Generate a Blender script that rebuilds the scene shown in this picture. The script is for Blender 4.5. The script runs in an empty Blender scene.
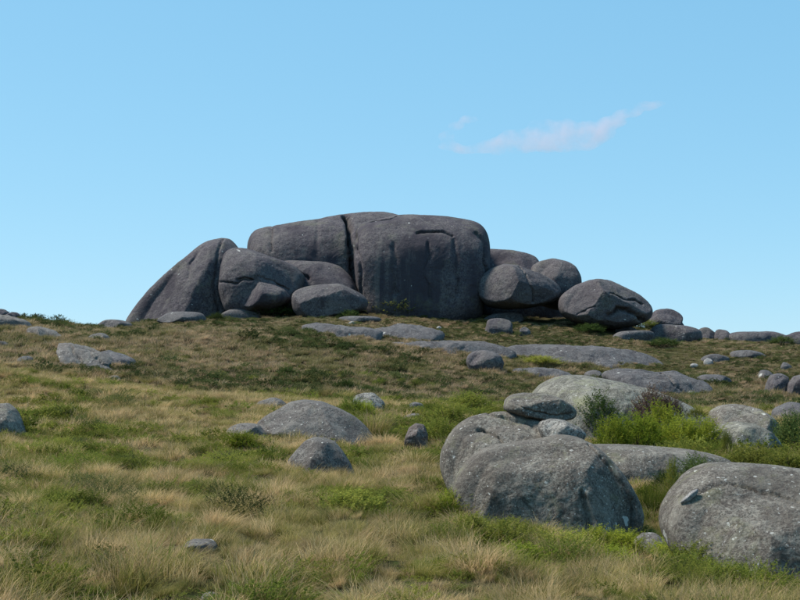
import bpy, math, random
import numpy as np
from mathutils import Vector

random.seed(7)
RNG = np.random.default_rng(11)
scene = bpy.context.scene
C = scene.collection
R = math.radians

# ------------------------------------------------------------------ camera
EYE = 1.7
F = 1231.0                       # focal length in photo pixels (800 wide)
PITCH = math.atan((370 - 300) / F)
cam_d = bpy.data.cameras.new('camera')
cam = bpy.data.objects.new('camera', cam_d)
C.objects.link(cam)
cam.location = (0, 0, EYE)
cam.rotation_euler = (math.pi / 2 + PITCH, 0, 0)
cam_d.sensor_width = 36
cam_d.lens = 36 * F / 800
cam_d.clip_start = 0.1
cam_d.clip_end = 30000
scene.camera = cam

# ------------------------------------------------------------------ sky and sun
SUN_EL, SUN_AZ = R(56), R(-70)   # azimuth measured from +Y (view direction) towards +X
world = bpy.data.worlds.new('World')
scene.world = world
world.use_nodes = True
wn = world.node_tree
wn.nodes.clear()
wo = wn.nodes.new('ShaderNodeOutputWorld')
bg = wn.nodes.new('ShaderNodeBackground')
sky = wn.nodes.new('ShaderNodeTexSky')
sky.sky_type = 'NISHITA'
sky.sun_disc = False
sky.sun_elevation = SUN_EL
sky.sun_rotation = SUN_AZ
sky.altitude = 2400
sky.air_density = 1.0
sky.dust_density = 0.3
sky.ozone_density = 1.0
# thin high-altitude air: a softer fall-off towards the horizon and a cyan cast
sepc = wn.nodes.new('ShaderNodeSeparateColor'); comc = wn.nodes.new('ShaderNodeCombineColor')
wn.links.new(sky.outputs[0], sepc.inputs[0])
for i_, (gam, mul) in enumerate(((.507, 1.133), (.33, 2.33), (.25, 3.29))):
    pw = wn.nodes.new('ShaderNodeMath'); pw.operation = 'POWER'; pw.inputs[1].default_value = gam
    ml = wn.nodes.new('ShaderNodeMath'); ml.operation = 'MULTIPLY'; ml.inputs[1].default_value = mul
    wn.links.new(sepc.outputs[i_], pw.inputs[0]); wn.links.new(pw.outputs[0], ml.inputs[0]); wn.links.new(ml.outputs[0], comc.inputs[i_])
wn.links.new(comc.outputs[0], bg.inputs[0])
bg.inputs[1].default_value = 0.12
wn.links.new(bg.outputs[0], wo.inputs[0])

sun_d = bpy.data.lights.new('sun', 'SUN')
sun_d.energy = 4.2
sun_d.angle = R(14.0)
sun_d.color = (1.0, 0.93, 0.84)
sun = bpy.data.objects.new('sun', sun_d)
C.objects.link(sun)
sd = Vector((math.sin(SUN_AZ) * math.cos(SUN_EL), math.cos(SUN_AZ) * math.cos(SUN_EL), math.sin(SUN_EL)))
sun.rotation_euler = sd.to_track_quat('Z', 'Y').to_euler()

scene.view_settings.view_transform = 'Standard'
scene.view_settings.look = 'None'
scene.view_settings.exposure = 0.6
scene.view_settings.gamma = 1.0

# ------------------------------------------------------------------ numpy noise
def _hash(ix, iy, iz, seed):
    h = (ix.astype(np.int64) * 374761393 + iy.astype(np.int64) * 668265263 + iz.astype(np.int64) * 2147483647 + seed * 1274126177) & 0xffffffff
    h = ((h ^ (h >> 13)) * 1274126177) & 0xffffffff
    h = ((h ^ (h >> 16)) * 2246822519) & 0xffffffff
    return ((h ^ (h >> 15)) & 0xffffff) / float(0xffffff)

def noise3(x, y, z, seed=0):
    x, y, z = np.broadcast_arrays(np.asarray(x, float), np.asarray(y, float), np.asarray(z, float))
    ix, iy, iz = np.floor(x), np.floor(y), np.floor(z)
    fx, fy, fz = x - ix, y - iy, z - iz
    ux, uy, uz = [f * f * f * (f * (f * 6 - 15) + 10) for f in (fx, fy, fz)]
    r = 0
    for dx in (0, 1):
        for dy in (0, 1):
            for dz in (0, 1):
                w = (ux if dx else 1 - ux) * (uy if dy else 1 - uy) * (uz if dz else 1 - uz)
                r = r + w * _hash(ix + dx, iy + dy, iz + dz, seed)
    return r * 2 - 1

def fbm(x, y, z, octv=4, seed=0):
    a, s, t = 1.0, 0, 0
    for o in range(octv):
        s = s + a * noise3(np.asarray(x) * 2 ** o + o * 17.3, np.asarray(y) * 2 ** o - o * 9.1, np.asarray(z) * 2 ** o + o * 3.7, seed + o)
        t += a
        a *= 0.5
    return s / t

# ------------------------------------------------------------------ view helpers
def slope(py):
    """z rise per unit of Y for a sight line through picture row py"""
    cy = 300 - py
    return (F * math.sin(PITCH) + cy * math.cos(PITCH)) / (F * math.cos(PITCH) - cy * math.sin(PITCH))

def W(px, py, Y):
    cy = 300 - py
    k = Y / (F * math.cos(PITCH) - cy * math.sin(PITCH))
    return ((px - 400) * k, Y, EYE + slope(py) * Y)

# ------------------------------------------------------------------ terrain heights
COLS = [-500, -150, 0, 100, 200, 300, 400, 500, 600, 700, 800, 950, 1300]
ROWS = {  # distance : picture row of the bare ground, per column
    10: [610, 612, 615, 618, 620, 622, 625, 628, 636, 646, 654, 660, 665],
    13: [550, 555, 560, 562, 566, 570, 574, 578, 588, 604, 616, 622, 626],
    17: [515, 518, 522, 524, 530, 536, 543, 552, 566, 584, 598, 604, 610],
    22: [490, 493, 497, 500, 505, 511, 518, 530, 544, 556, 566, 572, 580],
    26: [475, 477, 481, 484, 489, 494, 500, 504, 508, 514, 522, 530, 540],
    30: [462, 465, 468, 470, 474, 479, 485, 484, 481, 484, 492, 500, 505],
    36: [447, 450, 452, 453, 456, 460, 464, 462, 457, 458, 465, 470, 475],
    42: [428, 432, 437, 438, 440, 444, 448, 447, 443, 443, 448, 452, 458],
    50: [405, 411, 418, 421, 424, 428, 431, 433, 431, 431, 434, 438, 440],
    60: [378, 386, 394, 402, 407, 411, 415, 420, 422, 423, 426, 430, 432],
    68: [360, 368, 375, 389, 399, 404, 408, 414, 417, 418, 420, 423, 425],
    78: [354, 363, 373, 386, 396, 402, 406, 411, 414, 415, 416, 418, 420],
    90: [338, 348, 358, 367, 378, 388, 397, 403, 406, 407, 408, 410, 410],
    100: [322, 331, 342, 350, 357, 366, 379, 391, 396, 398, 399, 400, 400],
    110: [310, 319, 329, 338, 341, 346, 360, 375, 387, 388, 389, 388, 386],
    120: [304, 312, 322, 335, 331, 332, 346, 360, 371, 376, 378, 376, 372],
    130: [301, 309, 319, 333, 324, 324, 337, 348, 356, 363, 366, 362, 358],
    140: [302, 309, 319, 331, 321, 320, 328, 337, 343, 351, 355, 351, 347],
    150: [305, 312, 323, 331, 319, 317, 319, 325, 332, 343, 348, 345, 340],
    160: [310, 318, 329, 334, 320, 316, 313, 317, 323, 340, 345, 343, 339],
    170: [316, 324, 334, 337, 322, 316, 311, 314, 321, 342, 347, 345, 341],
    185: [326, 332, 338, 336, 330, 324, 320, 322, 329, 350, 355, 353, 349],
}
ANG = np.radians(np.linspace(-36, 36, 145))
LR = np.linspace(math.log(10), math.log(185), 180)
def _build_table():
    ca = np.arctan((np.array(COLS) - 400) / F)
    rr = sorted(ROWS)
    z = np.zeros((len(rr), len(COLS)))
    for i, r in enumerate(rr):
        for j, a in enumerate(ca):
            z[i, j] = EYE + slope(ROWS[r][j]) * r * math.cos(a)
    g1 = np.array([np.interp(ANG, ca, z[i]) for i in range(len(rr))])
    g2 = np.array([np.interp(LR, np.log(rr), g1[:, j]) for j in range(len(ANG))]).T
    for ax, n in ((0, 4), (1, 5)):
        k = np.exp(-np.linspace(-2, 2, 2 * n + 1) ** 2); k /= k.sum()
        pad = [(0, 0), (0, 0)]; pad[ax] = (n, n)
        gp = np.pad(g2, pad, mode='edge')
        g2 = np.apply_along_axis(lambda v: np.convolve(v, k, mode='valid'), ax, gp)
    return g2
TAB = _build_table()

def H0(x, y):
    x = np.asarray(x, float); y = np.asarray(y, float)
    r = np.maximum(np.hypot(x, y), 0.01)
    a = np.abs(np.arctan2(x, y)); a = np.sign(x) * np.minimum(a, ANG[-1] - 1e-6)
    ai = (a - ANG[0]) / (ANG[1] - ANG[0])
    ri = np.clip((np.log(r) - LR[0]) / (LR[1] - LR[0]), 0, len(LR) - 1.001)
    i0 = ri.astype(int); j0 = np.clip(ai.astype(int), 0, len(ANG) - 2)
    fi = ri - i0; fj = ai - j0
    z = (TAB[i0, j0] * (1 - fi) * (1 - fj) + TAB[i0 + 1, j0] * fi * (1 - fj)
         + TAB[i0, j0 + 1] * (1 - fi) * fj + TAB[i0 + 1, j0 + 1] * fi * fj)
    # from the feet of the viewer to the first measured distance
    t = np.clip(r / 10, 0, 1); t = t * t * (3 - 2 * t)
    z = np.where(r < 10, z * t, z)
    # behind the summit ridge the land falls away to far lowlands
    d = np.maximum(r - 185, 0)
    z = z - np.where(d > 0, 60 * (1 - np.exp(-d / 220.0)), 0)
    return z

def H(x, y):
    r = np.hypot(x, y)
    z = H0(x, y)
    amp = np.clip((r - 3) / 12, 0, 1)
    z = z + amp * (0.15 * fbm(np.asarray(x) * .45, np.asarray(y) * .45, 0, 3, 5) + .12 * fbm(np.asarray(x) * 1.3, np.asarray(y) * 1.3, 4, 2, 15) + np.clip(r / 160, 0, 1) * 0.45 * fbm(np.asarray(x) * .13, np.asarray(y) * .13, 0, 3, 9))
    return z

def hit(px, py):
    """where the sight line through a picture point meets the ground"""
    Y = np.exp(np.linspace(math.log(8), math.log(184), 1500))
    k = 1 / (F * math.cos(PITCH) - (300 - py) * math.sin(PITCH))
    X = (px - 400) * k * Y
    z = EYE + slope(py) * Y
    below = np.nonzero(z <= H(X, Y))[0]
    i = below[0] if len(below) else len(Y) - 1
    return float(X[i]), float(Y[i])

# ------------------------------------------------------------------ tagging and mesh helpers
def tag(o, label=None, cat=None, group=None, kind=None):
    if label: o['label'] = label
    if cat: o['category'] = cat
    if group: o['group'] = group
    if kind: o['kind'] = kind
    return o

def mesh_obj(name, verts, faces, mat, parent=None, smooth=True, link=True):
    me = bpy.data.meshes.new(name)
    verts = np.asarray(verts, dtype=np.float32)
    if isinstance(faces, np.ndarray):
        n, k = faces.shape
        me.vertices.add(len(verts)); me.vertices.foreach_set('co', verts.ravel())
        me.loops.add(n * k); me.loops.foreach_set('vertex_index', faces.astype(np.int32).ravel())
        me.polygons.add(n)
        me.polygons.foreach_set('loop_start', np.arange(0, n * k, k, dtype=np.int32))
        me.update(calc_edges=True)
    else:
        me.from_pydata([tuple(v) for v in verts], [], faces)
    if smooth:
        me.polygons.foreach_set('use_smooth', np.ones(len(me.polygons), dtype=bool))
    me.materials.append(mat)
    o = bpy.data.objects.new(name, me)
    if link: C.objects.link(o)
    if parent: o.parent = parent
    return o

# ------------------------------------------------------------------ materials
class NT:
    def __init__(s, name):
        s.m = bpy.data.materials.new(name); s.m.use_nodes = True
        s.t = s.m.node_tree; s.t.nodes.clear()
        s.out = s.n('ShaderNodeOutputMaterial')
    def n(s, typ, **kw):
        nd = s.t.nodes.new(typ)
        for k, v in kw.items(): setattr(nd, k, v)
        return nd
    def l(s, a, b): s.t.links.new(a, b)
    def noise(s, vec, scale, detail=5, rough=.55, dist=0):
        nd = s.n('ShaderNodeTexNoise'); s.l(vec, nd.inputs['Vector'])
        nd.inputs['Scale'].default_value = scale; nd.inputs['Detail'].default_value = detail
        nd.inputs['Roughness'].default_value = rough; nd.inputs['Distortion'].default_value = dist
        return nd.outputs['Fac']
    def ramp(s, fac, lo, hi, a=0.0, b=1.0):
        nd = s.n('ShaderNodeMapRange'); nd.interpolation_type = 'SMOOTHSTEP'
        s.l(fac, nd.inputs[0])
        for i, v in enumerate((lo, hi, a, b)): nd.inputs[i + 1].default_value = v
        return nd.outputs[0]
    def mix(s, fac, a, b, mode='MIX'):
        nd = s.n('ShaderNodeMix', data_type='RGBA', blend_type=mode)
        if isinstance(fac, (int, float)): nd.inputs[0].default_value = fac
        else: s.l(fac, nd.inputs[0])
        for i, v in ((6, a), (7, b)):
            if isinstance(v, tuple): nd.inputs[i].default_value = (*v, 1)
            else: s.l(v, nd.inputs[i])
        return nd.outputs[2]
    def math(s, op, a, b=None):
        nd = s.n('ShaderNodeMath', operation=op)
        for i, v in enumerate((a, b)):
            if v is None: continue
            if isinstance(v, (int, float)): nd.inputs[i].default_value = v
            else: s.l(v, nd.inputs[i])
        return nd.outputs[0]
    def mapping(s, vec, scale):
        nd = s.n('ShaderNodeMapping'); s.l(vec, nd.inputs[0]); nd.inputs['Scale'].default_value = scale
        return nd.outputs[0]

def rock_mat(name, dark, mid, light, sc=1.0, spots=0.5, streak=0.0, pale=0.4, yellow=0.0, bump=0.5):
    s = NT(name)
    tc = s.n('ShaderNodeTexCoord'); oi = s.n('ShaderNodeObjectInfo')
    off = s.math('MULTIPLY', oi.outputs['Random'], 60.0)
    va = s.n('ShaderNodeVectorMath', operation='ADD')
    s.l(tc.outputs['Object'], va.inputs[0]); s.l(off, va.inputs[1])
    p = s.mapping(va.outputs[0], (sc, sc, sc))
    n1 = s.noise(p, .55, 8, .6, .3)
    n2 = s.noise(p, 3.2, 8, .65)
    n3 = s.noise(p, 17, 6, .75)
    c = s.mix(s.ramp(n1, .36, .64), dark, mid)
    c = s.mix(s.math('MULTIPLY', s.ramp(n2, .47, .68), pale), c, light)
    # cracked, blotchy crust of lichens
    n4 = s.noise(p, 6.5, 10, .8, .6)
    c = s.mix(s.math('MULTIPLY', s.ramp(n4, .56, .63), pale * .8), c, tuple(min(1, v * 1.25) for v in light))
    c = s.mix(s.math('MULTIPLY', s.ramp(s.noise(p, 4.1, 9, .75, .4), .57, .66), .55), c, tuple(v * .55 for v in dark))
    c = s.mix(s.ramp(n3, .42, .66, 0, .6), c, light)
    c = s.mix(s.ramp(s.noise(p, 32, 5, .7), .52, .40, 0, .75), c, tuple(v * .40 for v in dark))
    c = s.mix(s.ramp(s.noise(p, 11, 8, .8, .3), .54, .63, 0, .5), c, tuple(v * .5 for v in dark))
    # broad crusts of pale and dark lichen with crisp, crumbly edges
    big = s.math('ADD', s.noise(p, 1.5, 9, .72, .5), s.math('MULTIPLY', s.math('SUBTRACT', n3, .5), .22))
    c = s.mix(s.math('MULTIPLY', s.ramp(big, .535, .575), pale * .62), c, tuple(v * .92 for v in light))
    big2 = s.math('ADD', s.noise(p, 2.3, 9, .75, .9), s.math('MULTIPLY', s.math('SUBTRACT', n3, .5), .2))
    c = s.mix(s.math('MULTIPLY', s.ramp(big2, .45, .41), .6), c, tuple(v * .50 for v in dark))
    if streak:
        ps = s.mapping(va.outputs[0], (1.1 * sc, 1.1 * sc, .07 * sc))
        st = s.noise(ps, 1.0, 6, .65, .2)
        c = s.mix(s.math('MULTIPLY', s.ramp(st, .47, .60), streak), c, tuple(v * .66 for v in dark))
        ps2 = s.mapping(va.outputs[0], (2.3 * sc, 2.3 * sc, .12 * sc))
        st2 = s.noise(ps2, 1.0, 6, .7, .1)
        c = s.mix(s.math('MULTIPLY', s.ramp(st2, .56, .68), streak * .5), c, light)
    if spots:
        wob = s.n('ShaderNodeVectorMath', operation='ADD'); s.l(p, wob.inputs[0])
        nn = s.n('ShaderNodeTexNoise'); s.l(p, nn.inputs['Vector']); nn.inputs['Scale'].default_value = 6
        sc3 = s.n('ShaderNodeVectorMath', operation='SCALE'); s.l(nn.outputs['Color'], sc3.inputs[0]); sc3.inputs['Scale'].default_value = .22
        s.l(sc3.outputs[0], wob.inputs[1])
        for scl, thr, amt in ((1.7, .13, .85), (5.5, .16, .8), (13, .22, .7)):
            v = s.n('ShaderNodeTexVoronoi'); s.l(wob.outputs[0], v.inputs['Vector']); v.inputs['Scale'].default_value = scl
            sep = s.n('ShaderNodeSeparateColor'); s.l(v.outputs['Color'], sep.inputs[0])
            keep = s.ramp(sep.outputs[0], 1 - .55 * spots, 1 - .55 * spots + .02)
            size = s.math('MULTIPLY', sep.outputs[1], thr)
            d = s.math('SUBTRACT', s.math('ADD', size, .05), v.outputs['Distance'])
            m = s.math('MULTIPLY', s.ramp(d, 0, .02), keep)
            m = s.math('MULTIPLY', m, s.ramp(s.noise(p, 20, 4, .7), .35, .55, .35, 1))
            c = s.mix(s.math('MULTIPLY', m, amt), c, (.52, .52, .48))
    if yellow:
        y = s.noise(p, 1.3, 8, .7, .5)
        c = s.mix(s.math('MULTIPLY', s.ramp(y, .53, .66), yellow), c, (.26, .27, .13))
    b = s.n('ShaderNodeBsdfPrincipled'); s.l(c, b.inputs['Base Color'])
    b.inputs['Roughness'].default_value = .88; b.inputs['Specular IOR Level'].default_value = .25
    hgt = s.math('ADD', s.math('MULTIPLY', s.noise(p, 5.5, 9, .72), .7), s.math('MULTIPLY', n3, .30))
    bp = s.n('ShaderNodeBump'); bp.inputs['Strength'].default_value = bump; bp.inputs['Distance'].default_value = .09 / sc
    s.l(hgt, bp.inputs['Height']); s.l(bp.outputs[0], b.inputs['Normal'])
    s.l(b.outputs[0], s.out.inputs[0])
    return s.m

def plant_mat(name, root_c, a, b, tip, patch=.12, trans=.35, tipamt=.6):
    """blades and leaves: colour by height on the plant (attribute), by plant and by patch of land"""
    s = NT(name)
    g = s.n('ShaderNodeNewGeometry'); oi = s.n('ShaderNodeObjectInfo')
    at = s.n('ShaderNodeAttribute'); at.attribute_name = 'blade'
    sep = s.n('ShaderNodeSeparateColor'); s.l(at.outputs['Color'], sep.inputs[0])
    pn = s.noise(g.outputs['Position'], patch, 5, .6)
    pn2 = s.noise(g.outputs['Position'], patch * 6, 3, .6)
    f = s.math('ADD', s.math('ADD', s.math('MULTIPLY', pn, 1.3), s.math('MULTIPLY', pn2, .7)), s.math('MULTIPLY', oi.outputs['Random'], .60))
    f = s.math('ADD', f, s.math('MULTIPLY', sep.outputs[1], .3))
    c = s.mix(s.ramp(f, 1.31, 1.64), a, b)
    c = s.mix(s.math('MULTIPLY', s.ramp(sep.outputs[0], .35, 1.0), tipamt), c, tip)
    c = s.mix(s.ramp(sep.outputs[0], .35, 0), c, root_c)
    lum = s.math('ADD', s.math('MULTIPLY', s.math('FRACT', s.math('MULTIPLY', oi.outputs['Random'], 37.7)), .75), .62)
    vs = s.n('ShaderNodeVectorMath', operation='SCALE'); s.l(c, vs.inputs[0]); s.l(lum, vs.inputs['Scale']); c = vs.outputs[0]
    d = s.n('ShaderNodeBsdfDiffuse'); s.l(c, d.inputs[0])
    t = s.n('ShaderNodeBsdfTranslucent'); s.l(c, t.inputs[0])
    m = s.n('ShaderNodeMixShader'); m.inputs[0].default_value = trans
    s.l(d.outputs[0], m.inputs[1]); s.l(t.outputs[0], m.inputs[2]); s.l(m.outputs[0], s.out.inputs[0])
    return s.m

M = {}
M['near'] = rock_mat('near granite', (.100, .083, .070), (.140, .122, .103), (.30, .28, .235), 1.0, .85, .45, .6, .22, .9)
M['pale'] = rock_mat('pale granite', (.100, .092, .076), (.145, .136, .112), (.32, .305, .25), .9, .6, .0, .7, .40, .9)
M['mid'] = rock_mat('middle granite', (.092, .079, .073), (.130, .115, .106), (.24, .225, .20), .8, .4, .15, .6, .1, .9)
M['slab'] = rock_mat('slab granite', (.070, .064, .068), (.104, .097, .098), (.175, .168, .162), .4, .2, .2, .6, .0, .8)
M['far'] = rock_mat('outcrop granite', (.070, .059, .072), (.088, .078, .084), (.145, .132, .122), .16, .10, 1.0, .4, .12, .7)
M['bold'] = rock_mat('outcrop boulder granite', (.072, .062, .072), (.098, .086, .090), (.165, .152, .142), .25, .12, .35, .55, .08, .7)
M['crust'] = rock_mat('black and white crusted rock', (.05, .045, .042), (.11, .10, .09), (.40, .38, .34), 1.6, 1.1, 0, .8, .1, .9)
M['reddish'] = rock_mat('reddish broken rock', (.055, .038, .035), (.095, .068, .060), (.26, .23, .21), 2.2, .5, 0, .5, 0, .9)
M['stone'] = rock_mat('light stone', (.17, .16, .155), (.26, .25, .235), (.42, .41, .39), 2, .2, 0, .5, 0, .5)

s = NT('peaty ground')
g = s.n('ShaderNodeNewGeometry')
c = s.mix(s.ramp(s.noise(g.outputs['Position'], .3, 8, .6), .4, .6), (.035, .035, .016), (.085, .072, .038))
c = s.mix(s.ramp(s.noise(g.outputs['Position'], 4, 6, .7), .5, .7), c, (.05, .065, .02))
b = s.n('ShaderNodeBsdfDiffuse'); s.l(c, b.inputs[0])
bp = s.n('ShaderNodeBump'); bp.inputs['Distance'].default_value = .1; s.l(s.noise(g.outputs['Position'], 3, 8, .7), bp.inputs['Height']); s.l(bp.outputs[0], b.inputs['Normal'])
s.l(b.outputs[0], s.out.inputs[0]); M['ground'] = s.m

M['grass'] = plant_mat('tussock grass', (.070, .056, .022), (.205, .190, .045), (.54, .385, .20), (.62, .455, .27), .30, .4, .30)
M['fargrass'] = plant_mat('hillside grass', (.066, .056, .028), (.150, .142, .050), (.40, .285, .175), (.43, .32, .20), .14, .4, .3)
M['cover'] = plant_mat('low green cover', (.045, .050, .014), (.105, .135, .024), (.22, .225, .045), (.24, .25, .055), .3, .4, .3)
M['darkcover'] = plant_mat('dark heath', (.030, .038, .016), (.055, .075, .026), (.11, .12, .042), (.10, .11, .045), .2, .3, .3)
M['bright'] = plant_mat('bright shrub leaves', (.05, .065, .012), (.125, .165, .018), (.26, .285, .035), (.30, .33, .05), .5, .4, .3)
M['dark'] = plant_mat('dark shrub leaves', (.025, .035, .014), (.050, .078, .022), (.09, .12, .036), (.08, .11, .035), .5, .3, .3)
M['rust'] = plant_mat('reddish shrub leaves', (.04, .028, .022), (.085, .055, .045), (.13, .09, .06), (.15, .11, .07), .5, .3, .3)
M['twig'] = plant_mat('twigs', (.06, .045, .03), (.09, .07, .05), (.12, .10, .07), (.12, .1, .07), .5, .0, .3)

# ------------------------------------------------------------------ the ground
def build_ground():
    a_front = np.radians(np.linspace(-34, 34, 420))
    a_rest = np.radians(np.linspace(34, 326, 60)[1:-1])
    ang = np.concatenate([a_front, a_rest])
    rad = np.concatenate([[.5, 2, 4, 6], np.exp(np.linspace(math.log(8), math.log(200), 460)), [215, 240, 280, 340, 450, 650, 1000, 2000, 5000, 12000]])
    A, Rr = np.meshgrid(ang, rad)
    X = Rr * np.sin(A); Y = Rr * np.cos(A)
    Z = H(X, Y)
    v = np.stack([X.ravel(), Y.ravel(), Z.ravel()], 1)
    n, m = len(ang), len(rad)
    i = np.arange(m - 1)[:, None] * n; j = np.arange(n)[None, :]; j2 = (j + 1) % n
    f = np.stack([(i + j).ravel(), (i + n + j).ravel(), (i + n + j2).ravel(), (i + j2).ravel()], 1)
    v = np.vstack([v, [[0, 0, H(0.0, 0.01)]]])
    o = mesh_obj('ground', v, f[:, ::-1], M['ground'])
    return tag(o, 'peaty hillside ground under the grass', kind='structure')
build_ground()

# ------------------------------------------------------------------ rocks
FOOT = []      # footprints, so that grass does not grow through stone

def circ_smooth(r, w):
    n = len(r); k = np.exp(-(np.arange(n) - n // 2) ** 2 / (2.0 * w * w)); k /= k.sum()
    return np.real(np.fft.ifft(np.fft.fft(r) * np.fft.fft(np.fft.ifftshift(k))))

def radial(poly, cx, cz, n):
    """distance from the centre to the outline in n directions"""
    P = np.array(poly); Q = np.roll(P, -1, 0)
    th = np.linspace(0, 2 * np.pi, n, endpoint=False)
    dx, dz = np.cos(th)[:, None], np.sin(th)[:, None]
    ax, az = P[:, 0][None] - cx, P[:, 1][None] - cz
    ex, ez = (Q - P)[:, 0][None], (Q - P)[:, 1][None]
    den = dx * ez - dz * ex
    den = np.where(np.abs(den) < 1e-9, 1e-9, den)
    t = (ax * ez - az * ex) / den
    u = (ax * dz - az * dx) / den
    t = np.where((u >= -1e-6) & (u <= 1 + 1e-6) & (t > 0), t, -1)
    return t.max(1)

TOPS = {}
def rock(name, label, cat, poly, mat, base=None, Y=None, depth=1.0, e=.8, lean=0.0, seed=1, n=96, rough=1.0,
         cracks=(), cuts=3, group=None, centre=None, off=.6, foot=.86, sink=0, lean2=.5, lift=0, flatrock=False, planes=()):
    """closed stone: outline (photo points) set at its own distance, with real depth, faces, cracks"""
    if Y is None:
        _, yh = hit(*base)
        Y = yh + depth * off
    if lift:
        y0_, y1_ = min(p[1] for p in poly), max(p[1] for p in poly)
        poly = [(px, py - lift * max(0, 1 - (py - y0_) / (.35 * (y1_ - y0_)))) for px, py in poly]
    if sink:
        ym = base[1] - .35 * (base[1] - min(p[1] for p in poly))
        poly = [(px, py + max(0, py - ym) * sink - (.8 if py < ym else 0)) for px, py in poly]
    w = [W(px, py, Y) for px, py in poly]
    pts = [(p[0], p[2]) for p in w]
    xs = [p[0] for p in pts]; zs = [p[1] for p in pts]
    if centre: q = W(centre[0], centre[1], Y); cx, cz = q[0], q[2]
    else: cx, cz = (min(xs) + max(xs)) / 2, min(zs) * .5 + max(zs) * .5
    size = max(max(xs) - min(xs), max(zs) - min(zs)) / 2
    nt = n * 2; nf = n
    r = radial(pts, cx, cz, nt)
    bad = r <= 0
    if bad.any(): r[bad] = np.interp(np.nonzero(bad)[0], np.nonzero(~bad)[0], r[~bad])
    r = circ_smooth(r, nt / 110)
    rs = circ_smooth(r, nt / 18)
    th = np.linspace(0, 2 * np.pi, nt, endpoint=False)
    ph = np.linspace(-np.pi / 2, np.pi / 2, nf + 1)[1:-1]
    c = np.abs(np.cos(ph)) ** e; sn = np.sign(np.sin(ph)) * np.abs(np.sin(ph)) ** e
    S, T = np.meshgrid(c, th, indexing='ij'); D, _ = np.meshgrid(sn, th, indexing='ij')
    rad = (rs[None] * (1 - S ** 3) + r[None] * S ** 3) * S
    x = rad * np.cos(T); z = rad * np.sin(T); y = D * depth
    x = np.concatenate([x.ravel(), [0, 0]]); z = np.concatenate([z.ravel(), [0, 0]]); y = np.concatenate([y.ravel(), [-depth, depth]])
    rg = np.random.default_rng(seed)
    # flattened faces
    for k in range(cuts + (1 if cuts else 0)):
        nx, nz = rg.uniform(-.7, .7), rg.uniform(-.2, .9); ny = -rg.uniform(.5, 1.0) if k % 3 else rg.uniform(.4, .8)
        v = np.array([nx / size, ny / depth, nz / size]); v /= np.linalg.norm(v)
        d = x * v[0] + y * v[1] + z * v[2]
        lim = d.max() * rg.uniform(.70, .9)
        over = np.maximum(d - lim * .96, 0); over = over ** 2 / (over + .05 * lim) * .93
        inner = 1 - np.clip((np.concatenate([S.ravel(), [0, 0]]) - .88) / .12, 0, 1)   # the outline keeps its shape
        x -= v[0] * over * inner; y -= v[1] * over * inner; z -= v[2] * over * inner
    for (nx, ny, nz, lf) in planes:
        v = np.array([nx / size, ny / depth, nz / size]); v /= np.linalg.norm(v)
        d = x * v[0] + y * v[1] + z * v[2] + size * .035 * fbm(x / size * 2, y / size * 2, z / size * 2, 3, seed + 70)
        lim = d.max() * lf
        over = np.maximum(d - lim * .985, 0); over = over ** 2 / (over + .02 * lim) * .95
        inner = 1 - np.clip((np.concatenate([S.ravel(), [0, 0]]) - .93) / .07, 0, 1)
        x -= v[0] * over * inner; y -= v[1] * over * inner; z -= v[2] * over * inner
    hh_ = z.max() - z.min(); t_ = (z - z.min()) / hh_
    y += lean * (z - z.min()) + lean2 * hh_ * np.maximum(0, t_ - .52) ** 2 * 2.0
    # relief
    L = np.sqrt((x / size) ** 2 + (y / depth) ** 2 + (z / size) ** 2) + 1e-6
    ux, uy, uz = x / size / L, y / depth / L, z / size / L
    q = 1.0 / size
    inner = 1 - .65 * np.clip((np.concatenate([S.ravel(), [0, 0]]) - .8) / .2, 0, 1)
    dsp = inner * size * rough * (.085 * fbm(x * q * 1.4, y * q * 1.4, z * q * 1.4, 2, seed) + .016 * (.45 - np.abs(fbm(x * q * 3.1 + 5, y * q * 3.1, z * q * 3.1, 4, seed + 20)) * 2) + .012 * fbm(x * q * 6, y * q * 6, z * q * 6, 4, seed + 50))
    fine = size * rough * .006 * fbm(x * q * 20, y * q * 24, z * q * 24, 3, seed + 90)
    x += ux * (dsp + fine); y += uy * (dsp + fine); z += uz * (dsp + fine)
    if sink or flatrock:
        wob = .16 * fbm(x * .8, y * .8, seed, 4, seed + 61) + .05 * np.round(3 * fbm(x * .5, y * .9, seed, 3, seed + 63))
        z += wob * min(1, size * .4) * (z > z.min() + .3 * (z.max() - z.min()))
    # cracks, ledges and clefts cut into the near side
    for cr in cracks:
        pl, wd, dp = cr[0], cr[1], cr[2]
        ppm = F / Y
        qx = 400 + (x + cx) * ppm; z0 = (z + cz - EYE) / Y
        qy = 300 - F * (z0 * math.cos(PITCH) - math.sin(PITCH)) / (math.cos(PITCH) + z0 * math.sin(PITCH))
        qx = qx + 2.4 * fbm(x * q * 6, z * q * 6, 0, 3, seed + 7); qy = qy + 2.4 * fbm(x * q * 6, z * q * 6, 4, 3, seed + 8)
        best = np.full(len(x), 1e9)
        for (x0, y0), (x1, y1) in zip(pl[:-1], pl[1:]):
            t = np.clip(((qx - x0) * (x1 - x0) + (qy - y0) * (y1 - y0)) / ((x1 - x0) ** 2 + (y1 - y0) ** 2), 0, 1)
            best = np.minimum(best, np.hypot(qx - x0 - t * (x1 - x0), qy - y0 - t * (y1 - y0)))
        g_ = (.55 + .45 * np.clip(.5 + 1.1 * noise3(x * q * 6, z * q * 6, 9, seed + 4), 0, 1)) * np.exp(-(best / (wd * .72)) ** 2) * (y < depth * .7 + lean * (z - z.min()))
        y += g_ * dp * .8; x -= ux * g_ * dp * .5; z -= uz * g_ * dp * .5
    zb = z.min()
    v = np.stack([x, y, z - zb], 1)
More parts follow.
